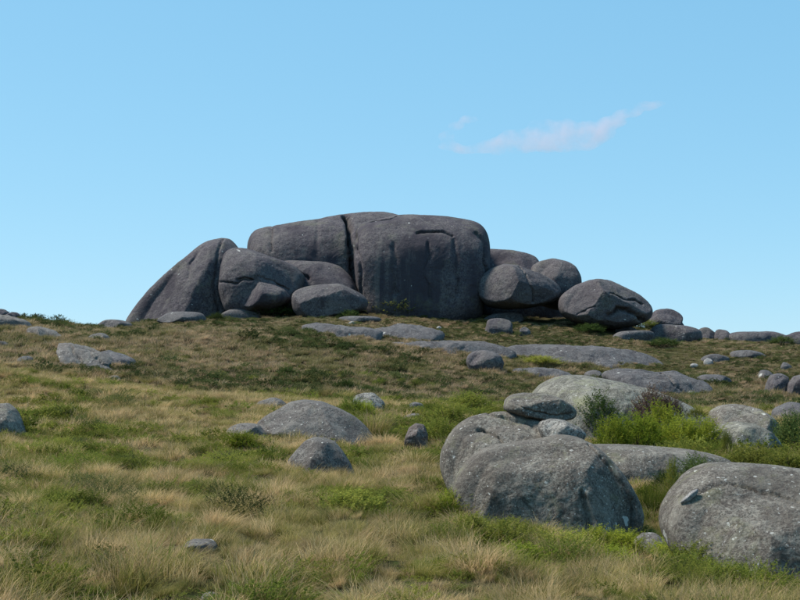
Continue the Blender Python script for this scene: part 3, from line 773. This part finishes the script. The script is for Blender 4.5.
def finish_plant(name, V, Fq, col, mat):
    me = bpy.data.meshes.new(name)
    me.from_pydata(V, [], Fq)
    ca = me.color_attributes.new('blade', 'FLOAT_COLOR', 'POINT')
    ca.data.foreach_set('color', np.array(col, dtype=np.float32).ravel())
    me.materials.append(mat)
    return me

def leaves_mesh(name, mat, seed, n_twigs, per, radius, height, leaf, upright=.7, round_=True):
    """leafy sprigs: leaves set round many short rising twigs"""
    rg = np.random.default_rng(seed)
    V, Fq, col = [], [], []
    for i in range(n_twigs):
        a = rg.uniform(0, 2 * np.pi); rr = math.sqrt(rg.uniform())
        hh = height * (math.sqrt(max(0, 1 - (rr * .93) ** 2)) if round_ else 1 - rr * .75) * rg.uniform(.7, 1.15)
        tx, ty = math.cos(a) * rr * radius, math.sin(a) * rr * radius
        L = min(hh, height * rg.uniform(.22, .42))
        base = np.array([tx * .8, ty * .8, hh - L])
        d = np.array([tx * .35 + rg.normal(0, .22) * radius, ty * .35 + rg.normal(0, .22) * radius, L])
        for j in range(per):
            t = (j + rg.uniform()) / per
            c_ = base + d * t
            la = rg.uniform(0, 2 * np.pi); el = rg.uniform(-.2, 1.0)
            dv = np.array([math.cos(la) * math.cos(el), math.sin(la) * math.cos(el), math.sin(el)])
            sv = np.cross(dv, rg.normal(size=3)); sv /= np.linalg.norm(sv) + 1e-6
            l = leaf * rg.uniform(.6, 1.3) * (1.15 - .5 * t)
            p0 = c_; p1 = c_ + dv * l * .5 + sv * l * .2; p2 = c_ + dv * l; p3 = c_ + dv * l * .5 - sv * l * .2
            k = len(V)
            V += [tuple(p0), tuple(p1), tuple(p2), tuple(p3)]
            Fq.append((k, k + 1, k + 2, k + 3))
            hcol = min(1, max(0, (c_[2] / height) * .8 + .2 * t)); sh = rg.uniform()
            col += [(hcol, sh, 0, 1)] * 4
    return finish_plant(name, V, Fq, col, mat)

def twigs_mesh(name, mat, seed, n, radius, height, w):
    rg = np.random.default_rng(seed)
    V, Fq, col = [], [], []
    for i in range(n):
        a = rg.uniform(0, 2 * np.pi); rr = rg.uniform(.2, .9)
        pts = [np.array([0, 0, -.05]) + rg.normal(0, .03, 3), np.array([math.cos(a) * rr * radius * .45, math.sin(a) * rr * radius * .45, height * .45]),
               np.array([math.cos(a) * rr * radius * .85, math.sin(a) * rr * radius * .85, height * (.95 - .3 * rr)])]
        k = len(V)
        for s_, p in enumerate(pts):
            ww = w * (1 - .35 * s_)
            for q in range(4):
                V.append((p[0] + ww * math.cos(q * math.pi / 2), p[1] + ww * math.sin(q * math.pi / 2), p[2])); col.append((s_ / 2, .5, 0, 1))
        for s_ in range(2):
            for q in range(4):
                Fq.append((k + 4 * s_ + q, k + 4 * s_ + (q + 1) % 4, k + 4 * s_ + 4 + (q + 1) % 4, k + 4 * s_ + 4 + q))
    return finish_plant(name, V, Fq, col, mat)

def variants(base, meshes):
    col_ = bpy.data.collections.new(base)
    for i, me in enumerate(meshes):
        o = bpy.data.objects.new(base + '_source', me); col_.objects.link(o)
    return col_

def scatter(name, label, cat, pts, scl, rot, tilt, kinds, var):
    """a stuff object: points on the ground, a tuft instanced on each"""
    me = bpy.data.meshes.new(name)
    n = len(pts)
    me.vertices.add(n); me.vertices.foreach_set('co', np.asarray(pts, np.float32).ravel())
    for nm, typ, dat, key in (('scl', 'FLOAT', scl, 'value'), ('kind_index', 'INT', kinds, 'value')):
        at = me.attributes.new(nm, typ, 'POINT'); at.data.foreach_set(key, np.asarray(dat, np.float32 if typ == 'FLOAT' else np.int32))
    rv = np.stack([tilt[0], tilt[1], rot], 1).astype(np.float32)
    at = me.attributes.new('rotv', 'FLOAT_VECTOR', 'POINT'); at.data.foreach_set('vector', rv.ravel())
    me.update()
    o = bpy.data.objects.new(name, me); C.objects.link(o)
    ng = bpy.data.node_groups.new(name + '_nodes', 'GeometryNodeTree')
    ng.interface.new_socket('Geometry', in_out='INPUT', socket_type='NodeSocketGeometry')
    ng.interface.new_socket('Geometry', in_out='OUTPUT', socket_type='NodeSocketGeometry')
    N = ng.nodes.new
    gi, go = N('NodeGroupInput'), N('NodeGroupOutput')
    m2p = N('GeometryNodeMeshToPoints'); inst = N('GeometryNodeInstanceOnPoints')
    ci = N('GeometryNodeCollectionInfo'); ci.inputs[0].default_value = var
    ci.inputs['Separate Children'].default_value = True; ci.inputs['Reset Children'].default_value = True
    def attr(nm, typ):
        a = N('GeometryNodeInputNamedAttribute'); a.data_type = typ; a.inputs[0].default_value = nm
        return [s_ for s_ in a.outputs if s_.enabled and s_.name == 'Attribute'][0]
    L = ng.links.new
    L(gi.outputs[0], m2p.inputs[0]); L(m2p.outputs[0], inst.inputs['Points']); L(ci.outputs[0], inst.inputs['Instance'])
    inst.inputs['Pick Instance'].default_value = True
    L(attr('kind_index', 'INT'), inst.inputs['Instance Index'])
    L(attr('rotv', 'FLOAT_VECTOR'), inst.inputs['Rotation'])
    L(attr('scl', 'FLOAT'), inst.inputs['Scale'])
    L(inst.outputs[0], go.inputs[0])
    md = o.modifiers.new('scatter', 'NODES'); md.node_group = ng
    return tag(o, label, cat, kind='stuff')

def sample(r0, r1, dens, amax=R(27)):
    n = int(amax * (r1 ** 2 - r0 ** 2) * dens)
    a = RNG.uniform(-amax, amax, n); r = np.sqrt(RNG.uniform(r0 ** 2, r1 ** 2, n))
    return r * np.sin(a), r * np.cos(a)

SPOTS = []     # green patches seen among the tawny grass: picture point, ground radius in metres
for px, py, rm in ((500, 545, 1.5), (455, 520, 1.3), (350, 508, 1.6), (380, 520, 1.3), (395, 505, 1.0), (60, 505, 1.0), (90, 510, 1.2), (110, 520, .7), (60, 580, .5),
                   (90, 590, .5), (350, 575, .8), (420, 580, .9), (520, 560, 1.0), (600, 568, 1.4), (650, 572, 1.6), (700, 580, 1.2), (740, 590, 1.0), (560, 553, 1.2),
                   (440, 505, 1.2), (480, 530, 1.2), (530, 552, 1.4), (590, 560, 1.3), (630, 565, 1.4), (675, 572, 1.4), (720, 590, 1.3), (660, 540, 1.0), (650, 520, .9), (560, 560, 1.2), (420, 460, 1.6), (225, 460, 1.3), (240, 448, 1.2), (20, 470, 1.2), (15, 420, 1.8), (90, 455, 1.2), (150, 470, 1.4), (200, 500, 1.1),
                   (245, 505, 1.2), (430, 440, 2.4), (480, 408, 4), (450, 415, 3.5), (335, 470, 1.2), (390, 460, 1.4), (160, 500, .9), (300, 500, 1.0), (680, 560, 1.2),
                   (760, 470, 2.2), (790, 460, 3), (770, 440, 3), (160, 445, 1.2), (130, 475, 1.1), (55, 440, 1.6), (270, 470, 1.1), (300, 515, .9), (30, 520, .8)):
    x_, y_ = hit(px, py); SPOTS.append((x_, y_, rm))

def greenness(x, y):
    g_ = .55 * fbm(x * .28, y * .22, 3, 4, 31) + .35 * fbm(x * .9, y * .9, 8, 3, 33)
    best = np.zeros_like(x)
    for sx, sy, rm in SPOTS:
        best = np.maximum(best, np.exp(-((x - sx) ** 2 + (y - sy) ** 2) / (rm * rm) * (1.0)))
    return g_ + best * .75

def put(name, label, cat, x, y, s0, s1, var, nvar, tiltamt=.15, rotmax=math.pi, zoff=0.0, plateau=True):
    ok = clear_of_rocks(x, y); x, y = x[ok], y[ok]
    n = len(x)
    z = H(x, y) + zoff
    scl = RNG.uniform(s0, s1, n) * (1 + .35 * fbm(x * .5, y * .5, 6, 2, 77)) * (1 + .75 * noise3(x * 1.7, y * 1.7, 3, 78))
    scl *= .75 + .25 * np.clip((np.hypot(x, y) - 12) / 14, 0, 1)
    if plateau: scl *= 1 - .40 * np.clip((np.hypot(x, y) - 116) / 10, 0, 1) * (x > -28)
    return scatter(name, label, cat, np.stack([x, y, z], 1), scl, RNG.uniform(-rotmax, rotmax, n),
                   (RNG.normal(0, tiltamt, n), RNG.normal(0, tiltamt, n)), RNG.integers(0, nvar, n), var)

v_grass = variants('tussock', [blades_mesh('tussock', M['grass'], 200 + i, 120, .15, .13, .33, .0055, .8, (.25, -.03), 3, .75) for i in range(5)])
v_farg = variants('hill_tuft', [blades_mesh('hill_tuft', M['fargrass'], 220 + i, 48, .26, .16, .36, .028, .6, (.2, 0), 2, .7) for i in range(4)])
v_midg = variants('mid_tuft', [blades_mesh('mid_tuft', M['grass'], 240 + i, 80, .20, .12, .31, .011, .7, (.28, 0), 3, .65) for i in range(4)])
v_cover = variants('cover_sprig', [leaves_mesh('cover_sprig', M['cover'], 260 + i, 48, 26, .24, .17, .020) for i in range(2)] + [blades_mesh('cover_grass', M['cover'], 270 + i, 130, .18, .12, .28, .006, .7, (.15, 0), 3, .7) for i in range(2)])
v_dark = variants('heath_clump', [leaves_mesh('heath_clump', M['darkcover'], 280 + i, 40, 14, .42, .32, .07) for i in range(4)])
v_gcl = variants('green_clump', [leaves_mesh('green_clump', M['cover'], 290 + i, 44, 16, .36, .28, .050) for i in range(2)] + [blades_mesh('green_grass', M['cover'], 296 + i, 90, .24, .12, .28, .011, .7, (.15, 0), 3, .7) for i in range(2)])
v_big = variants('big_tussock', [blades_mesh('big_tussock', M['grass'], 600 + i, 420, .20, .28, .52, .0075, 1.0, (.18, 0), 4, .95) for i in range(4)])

# near grass
x, y = sample(7.5, 30, 24)
g_ = greenness(x, y) + RNG.normal(0, .08, len(x))
put('tussock_grass', 'tawny wind-combed tussock grass across the foreground', 'grass', x[g_ < .40], y[g_ < .40], .75, 1.25, v_grass, 5, .25, R(130))
x, y = sample(8, 34, 18)
g_ = greenness(x, y) + RNG.normal(0, .07, len(x))
put('ground_cover', 'low bright green leafy cover in patches among the foreground grass', 'plants', x[g_ > .16], y[g_ > .16], .7, 1.35, v_cover, 4, .2)
x, y = sample(9.5, 84, 2.0)
k_ = fbm(x * .4, y * .4, 21, 3, 91) > -.15; x, y = x[k_], y[k_]
put('big_tussocks', 'larger drooping tussocks standing out of the lower moor grass', 'grass', x, y, .5, 1.0, v_big, 4, .12)
x, y = sample(30, 84, 10)
g_ = greenness(x, y) + RNG.normal(0, .1, len(x))
put('moor_grass', 'tawny and green grass of the middle ground up to the fold of the hill', 'grass', x[g_ < .42], y[g_ < .42], .8, 1.35, v_midg, 4, .22, R(130))
x, y = sample(34, 84, 6)
g_ = greenness(x, y) + RNG.normal(0, .1, len(x))
put('green_cover', 'green leafy cover in patches over the middle ground', 'plants', x[g_ > .22], y[g_ > .22], .7, 1.4, v_gcl, 4, .2)
v_low = variants('low_shrub', [leaves_mesh('low_shrub', M['cover' if i != 2 else 'darkcover'], 640 + i, 170, 26, .42, .36, .022) for i in range(4)])
x, y = sample(12.5, 100, 1.5)
g_ = greenness(x, y) + RNG.normal(0, .08, len(x))
put('low_shrubs', 'knee-high leafy shrublets massed in green patches over the moor', 'plants', x[g_ > .15], y[g_ > .15], .45, 1.15, v_low, 4, .15)
v_hsh = variants('hill_shrub', [leaves_mesh('hill_shrub', M['darkcover'], 660 + i, 60, 12, .7, .55, .10) for i in range(3)])
v_hbig = variants('hill_tussock', [blades_mesh('hill_tussock', M['fargrass'], 680 + i, 150, .34, .34, .62, .030, .9, (.15, 0), 3, .8) for i in range(4)])
x, y = sample(80, 172, .9)
k_ = fbm(x * .3, y * .3, 41, 3, 95) > -.1
put('hill_tussocks', 'coarse rounded tussocks covering the hill below the outcrop', 'grass', x[k_], y[k_], .5, 1.05, v_hbig, 4, .12)
x, y = sample(86, 172, .30)
k_ = fbm(x * .12, y * .1, 33, 3, 93) > .22 - .35 * np.clip((y - 105) / 20, 0, 1)
put('hill_shrubs', 'dark low shrubs dotted thickly over the hillside', 'plants', x[k_], y[k_], .4, 1.05, v_hsh, 3, .12)
# hill and plateau
x, y = sample(80, 176, 6.5)
dk = fbm(x * .11, y * .08, 2, 4, 61) + .4 * fbm(x * .5, y * .4, 2, 3, 63) + np.where(y > 126, .18, 0) + np.clip((104 - y) / 50, 0, .25) + RNG.normal(0, .08, len(x))
m_ = dk < .55
put('hill_grass', 'brownish tufted grass covering the hill below the outcrop', 'grass', x[m_], y[m_], .7, 1.35, v_farg, 4, .12, R(90))
m2_ = (dk > .22) & (RNG.uniform(size=len(x)) < .32)
put('hill_heath', 'dark green heath in patches over the hill and plateau', 'plants', x[m2_], y[m2_], .6, 1.3, v_dark, 4, .15)

# --- single shrubs and tussocks
_cache = {}
def shrub_meshes(kind, v):
    key = (kind, v)
    if key not in _cache:
        mat = {'bright': 'bright', 'dark': 'dark', 'rust': 'rust', 'green': 'cover'}[kind]
        rd = kind != 'spire'
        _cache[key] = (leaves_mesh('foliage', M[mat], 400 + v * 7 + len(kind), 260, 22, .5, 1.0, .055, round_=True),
                       twigs_mesh('stem', M['twig'], 500 + v, 9, .5, .9, .012))
    return _cache[key]

def shrub(px, py, wpx, hpx, label, kind='bright', v=0, group='shrubs among the foreground boulders', Y=None, name='shrub'):
    if Y is None: gx, gy = hit(px, py)
    else:
        gx, gy = W(px, py, Y)[0], Y
    k = gy / F
    root = bpy.data.objects.new(name, None); C.objects.link(root)
    gz = float(H(gx, gy)) - .03
    if Y is not None: gz = min(gz, W(px, py, Y)[2]) if W(px, py, Y)[2] < gz else W(px, py, Y)[2]
    root.location = (gx, gy, gz)
    root.rotation_euler = (0, 0, random.uniform(0, 6.28))
    sx = wpx * k * 1.15; sz = hpx * k * 1.2
    root.scale = (sx, sx * random.uniform(.8, 1.1), sz)
    tag(root, label, 'shrub', group)
    f_, t_ = shrub_meshes(kind, v)
    for nm, me in (('foliage', f_), ('stem', t_)):
        o = bpy.data.objects.new(nm, me); C.objects.link(o); o.parent = root
    return root

def tussock(px, py, wpx, hpx, label, mat='grass', seed=0, tips=True, Y=None):
    if Y is None: gx, gy = hit(px, py)
    else: gx, gy = W(px, py, Y)[0], Y
    k = gy / F
    w_, h_ = wpx * k, hpx * k
    me = blades_mesh('tussock', M[mat], 700 + seed, 420, w_ * .28, h_ * .55, h_ * 1.25, .012 * gy / 30, .6, (.12, 0), 5, .5 * w_ / h_)
    o = bpy.data.objects.new('grass_tussock', me); C.objects.link(o)
    o.location = (gx, gy, float(H(gx, gy)) - .02)
    return tag(o, label, 'grass tussock', 'large single grass tussocks')

shrub(600, 440, 44, 40, 'dark green shrub at the left end of the row behind the white spotted slab', 'dark', 0)
shrub(612, 452, 40, 30, 'yellow green low shrub right behind the top of the largest boulder', 'bright', 1)
shrub(628, 434, 40, 36, 'grey brown bare shrub against the long pale rock', 'rust', 0)
shrub(638, 452, 48, 34, 'bright green shrub in the middle of the row behind the white spotted slab', 'bright', 2)
shrub(652, 428, 36, 34, 'reddish brown shrub growing up the long pale rock', 'rust', 1, Y=39.5)
shrub(660, 450, 46, 40, 'tall bright green shrub below the reddish brown shrub', 'bright', 0)
shrub(672, 424, 22, 24, 'small purplish shrub on the crest side of the long pale rock', 'rust', 2, Y=39.5)
shrub(682, 452, 44, 32, 'yellow green shrub above the right half of the white spotted slab', 'bright', 3)
shrub(704, 452, 38, 30, 'bright green shrub reaching the pale domed boulder', 'bright', 1)
shrub(697, 418, 18, 9, 'little green cushion growing in the hollow of the long pale rock', 'green', 0, Y=40.5)
shrub(727, 452, 10, 18, 'thin green sprig in front of the pale domed boulder', 'green', 1, Y=34.5)
shrub(752, 476, 46, 26, 'low green shrub behind the great right boulder', 'green', 2, Y=31)
shrub(785, 478, 50, 24, 'green shrub at the right edge behind the great boulder', 'green', 3, Y=30)
shrub(795, 455, 40, 36, 'dark green shrub at the right edge beside the domed boulder', 'dark', 1, Y=38)
shrub(672, 500, 14, 34, 'slim upright conifer-like sprig in front of the white spotted slab', 'green', 4, Y=26.5)
shrub(697, 496, 40, 34, 'dark green shrub before the right end of the white spotted slab', 'dark', 2, Y=26)
shrub(664, 492, 26, 18, 'small dark shrub at the foot of the white spotted slab', 'dark', 3, Y=27)
tussock(654, 520, 40, 46, 'large yellow green grass tussock between the largest boulder and the great right boulder', 'cover', 1)
tussock(375, 440, 46, 34, 'large blond grass tussock right of the broad humped boulder', 'grass', 2)
tussock(325, 402, 20, 18, 'upright blond grass tussock behind the broad humped boulder', 'grass', 3)
tussock(345, 402, 22, 14, 'pale tussock left of the jagged dark rock', 'grass', 4)
shrub(352, 418, 30, 18, 'green shrub behind the right shoulder of the broad humped boulder', 'green', 0, group='shrubs of the middle ground')
shrub(366, 419, 20, 16, 'yellow green shrub in front of the jagged dark rock', 'bright', 2, group='shrubs of the middle ground')
shrub(345, 392, 22, 11, 'nearly black shrub on the hill above the jagged dark rock', 'dark', 0, group='shrubs of the middle ground')
shrub(366, 394, 14, 8, 'small dark green bush beside the nearly black shrub', 'dark', 1, group='shrubs of the middle ground')
shrub(287, 377, 18, 9, 'dark green bush alone on the tawny hill above the humped boulder', 'dark', 2, group='shrubs of the middle ground')
shrub(448, 432, 40, 26, 'bright green shrub left of the foreground pile', 'green', 3, group='shrubs of the middle ground')
shrub(440, 448, 34, 26, 'green shrub right of the dark reddish broken rock', 'green', 1, group='shrubs of the middle ground')
shrub(470, 412, 44, 18, 'wide low green shrub behind the left shoulder of the foreground pile', 'green', 2, group='shrubs of the middle ground')
shrub(385, 432, 26, 12, 'small dusky bush in the shade of the blond tussock', 'dark', 3, group='shrubs of the middle ground')
shrub(595, 500, 24, 9, 'strip of moss-like green plants in the hollow on top of the pile', 'green', 4, Y=23.4, name='plant')['label'] = 'small green plants in the hollow on top of the largest boulder'

# fern clumps round the feet of the boulders
for i, (px, py, w_, h_, lab, kd) in enumerate((
    (505, 552, 54, 30, 'green fern clump below the left half of the largest boulder', 'green'),
    (572, 560, 50, 26, 'green fern clump below the middle of the largest boulder', 'green'),
    (622, 556, 44, 24, 'green fern clump left of the rounded grey stone', 'bright'),
    (690, 576, 56, 30, 'green fern clump at the foot of the great right boulder', 'green'),
    (740, 594, 48, 26, 'green fern clump low in front of the great right boulder', 'green'),
    (650, 584, 50, 16, 'green fern clump in front of the rounded grey stone', 'green'),
    (452, 520, 40, 26, 'green fern clump left of the foot of the largest boulder', 'bright'),
    (352, 516, 56, 24, 'green fern patch in the open grass below the triangular boulder', 'green'),
    (612, 530, 44, 18, 'yellow green ferns against the right flank of the largest boulder', 'bright'),
    (395, 512, 40, 20, 'green fern clump right of the open fern patch', 'green'),
    (545, 558, 48, 22, 'fern clump under the blunt dark front of the largest boulder', 'green'),
    (596, 556, 40, 26, 'bright fern clump below the dark streak of the largest boulder', 'bright'),
    (668, 566, 40, 24, 'fern clump between the rounded grey stone and the great right boulder', 'bright'),
    (715, 590, 46, 26, 'fern clump hugging the lower left flank of the great right boulder', 'green'),
    (470, 540, 44, 24, 'fern clump below the left shoulder of the largest boulder', 'green'),
    (612, 572, 50, 24, 'yellow green fern clump in the open below the gap between the two great boulders', 'bright'),
    (765, 600, 44, 22, 'bright fern clump at the bottom right under the great right boulder', 'bright'),
    (520, 566, 50, 22, 'bright fern clump a step in front of the largest boulder', 'bright'),
    (650, 506, 34, 20, 'small bright bush beside the large yellow green tussock', 'bright'),
    (62, 586, 30, 20, 'small bright green clump at the bottom left', 'bright'),
    (85, 512, 50, 20, 'green fern clump at the far left of the foreground', 'green'),
    (240, 452, 36, 18, 'bright green clump left of the triangular boulder', 'bright'))):
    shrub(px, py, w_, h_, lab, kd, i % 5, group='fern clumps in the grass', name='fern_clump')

# bushes along the foot of the outcrop
for i, (px, py, w_, h_, lab) in enumerate((
    (273, 318, 44, 13, 'dark green bushes below the bulging nose of rock'),
    (217, 321, 16, 7, 'low dark bush below the small dark stone at the dome'),
    (398, 315, 50, 15, 'green bush at the foot of the summit block, left of its middle'),
    (440, 316, 46, 13, 'low green bush at the foot of the summit block, right of its middle'),
    (590, 333, 30, 8, 'green bush under the left side of the pointed boulder'),
    (640, 328, 26, 9, 'green bush in the gap right of the pointed boulder'),
    (664, 348, 30, 8, 'yellow green bush above the right end of the longest slab'),
    (350, 319, 20, 8, 'small bush right of the foot of the oval boulder'),
    (688, 332, 10, 8, 'tiny bush on the skyline left of the two small round boulders'),
    (137, 325, 26, 8, 'olive bush at the left toe of the rock dome'),
    (782, 345, 24, 8, 'dark bush just below the low rock at the right skyline'),
    (540, 365, 36, 8, 'green bush strip below the left part of the longest slab'))):
    shrub(px, py, w_, h_, lab, 'dark' if i % 3 != 2 else 'green', i % 5, group='bushes at the foot of the outcrop', name='bush')

# ------------------------------------------------------------------ the small cloud
def cloud():
    Y = 4200.0
    s = NT('thin cloud')
    tc = s.n('ShaderNodeTexCoord')
    nz = s.noise(tc.outputs['Object'], .011, 5, .6)
    geo = s.n('ShaderNodeAttribute'); geo.attribute_name = 'x'
    v = s.n('ShaderNodeVolumePrincipled')
    v.inputs['Color'].default_value = (1.0, .80, .84, 1)
    s.l(s.math('MULTIPLY', s.ramp(nz, .36, .74), .0088), v.inputs['Density'])
    s.l(v.outputs[0], s.out.inputs['Volume'])
    V, Fq = [], []
    # strings of flattened lumps: picture x, y, half width, half height
    lumps = [(500, 146, 20, 7), (520, 141, 24, 9), (545, 136, 26, 12), (565, 136, 26, 12), (585, 136, 22, 11), (600, 132, 16, 8), (612, 122, 16, 5), (628, 113, 16, 3.5), (646, 106, 14, 3.5), (658, 104, 9, 2.5), (484, 148, 18, 4), (466, 150, 16, 3), (450, 146, 12, 3.5), (446, 136, 9, 4), (456, 126, 9, 3.5), (468, 119, 10, 3)]
    rg = np.random.default_rng(5)
    for (px, py, a, b) in lumps:
        X0, _, Z0 = W(px, py, Y)
        k = Y / F
        nu, nv = 28, 16
        b0 = len(V)
        for i in range(nv + 1):
            ph = math.pi * i / nv - math.pi / 2
            for j in range(nu):
                t = 2 * math.pi * j / nu
                d = 1 + .22 * float(fbm(math.cos(t) * 2 + px, math.sin(t) * 2, ph * 2, 2, 3))
                V.append((X0 + math.cos(ph) * math.cos(t) * a * k * d, Y + math.cos(ph) * math.sin(t) * a * k * .7 * d, Z0 + math.sin(ph) * b * 1.35 * k * d))
        for i in range(nv):
            for j in range(nu):
                Fq.append((b0 + i * nu + j, b0 + i * nu + (j + 1) % nu, b0 + (i + 1) * nu + (j + 1) % nu, b0 + (i + 1) * nu + j))
    cx, cz = W(560, 136, Y)[0], W(560, 136, Y)[2]
    V = [(a_ - cx, b_ - Y, c_ - cz) for a_, b_, c_ in V]
    o = mesh_obj('cloud', V, Fq, s.m)
    o.location = (cx, Y, cz)
    rm = o.modifiers.new('merge', 'REMESH'); rm.mode = 'VOXEL'; rm.voxel_size = 6.0
    tag(o, 'single thin pinkish cloud wisp in the blue sky right of the summit', 'cloud')
cloud()
scene.cycles.volume_bounces = 3
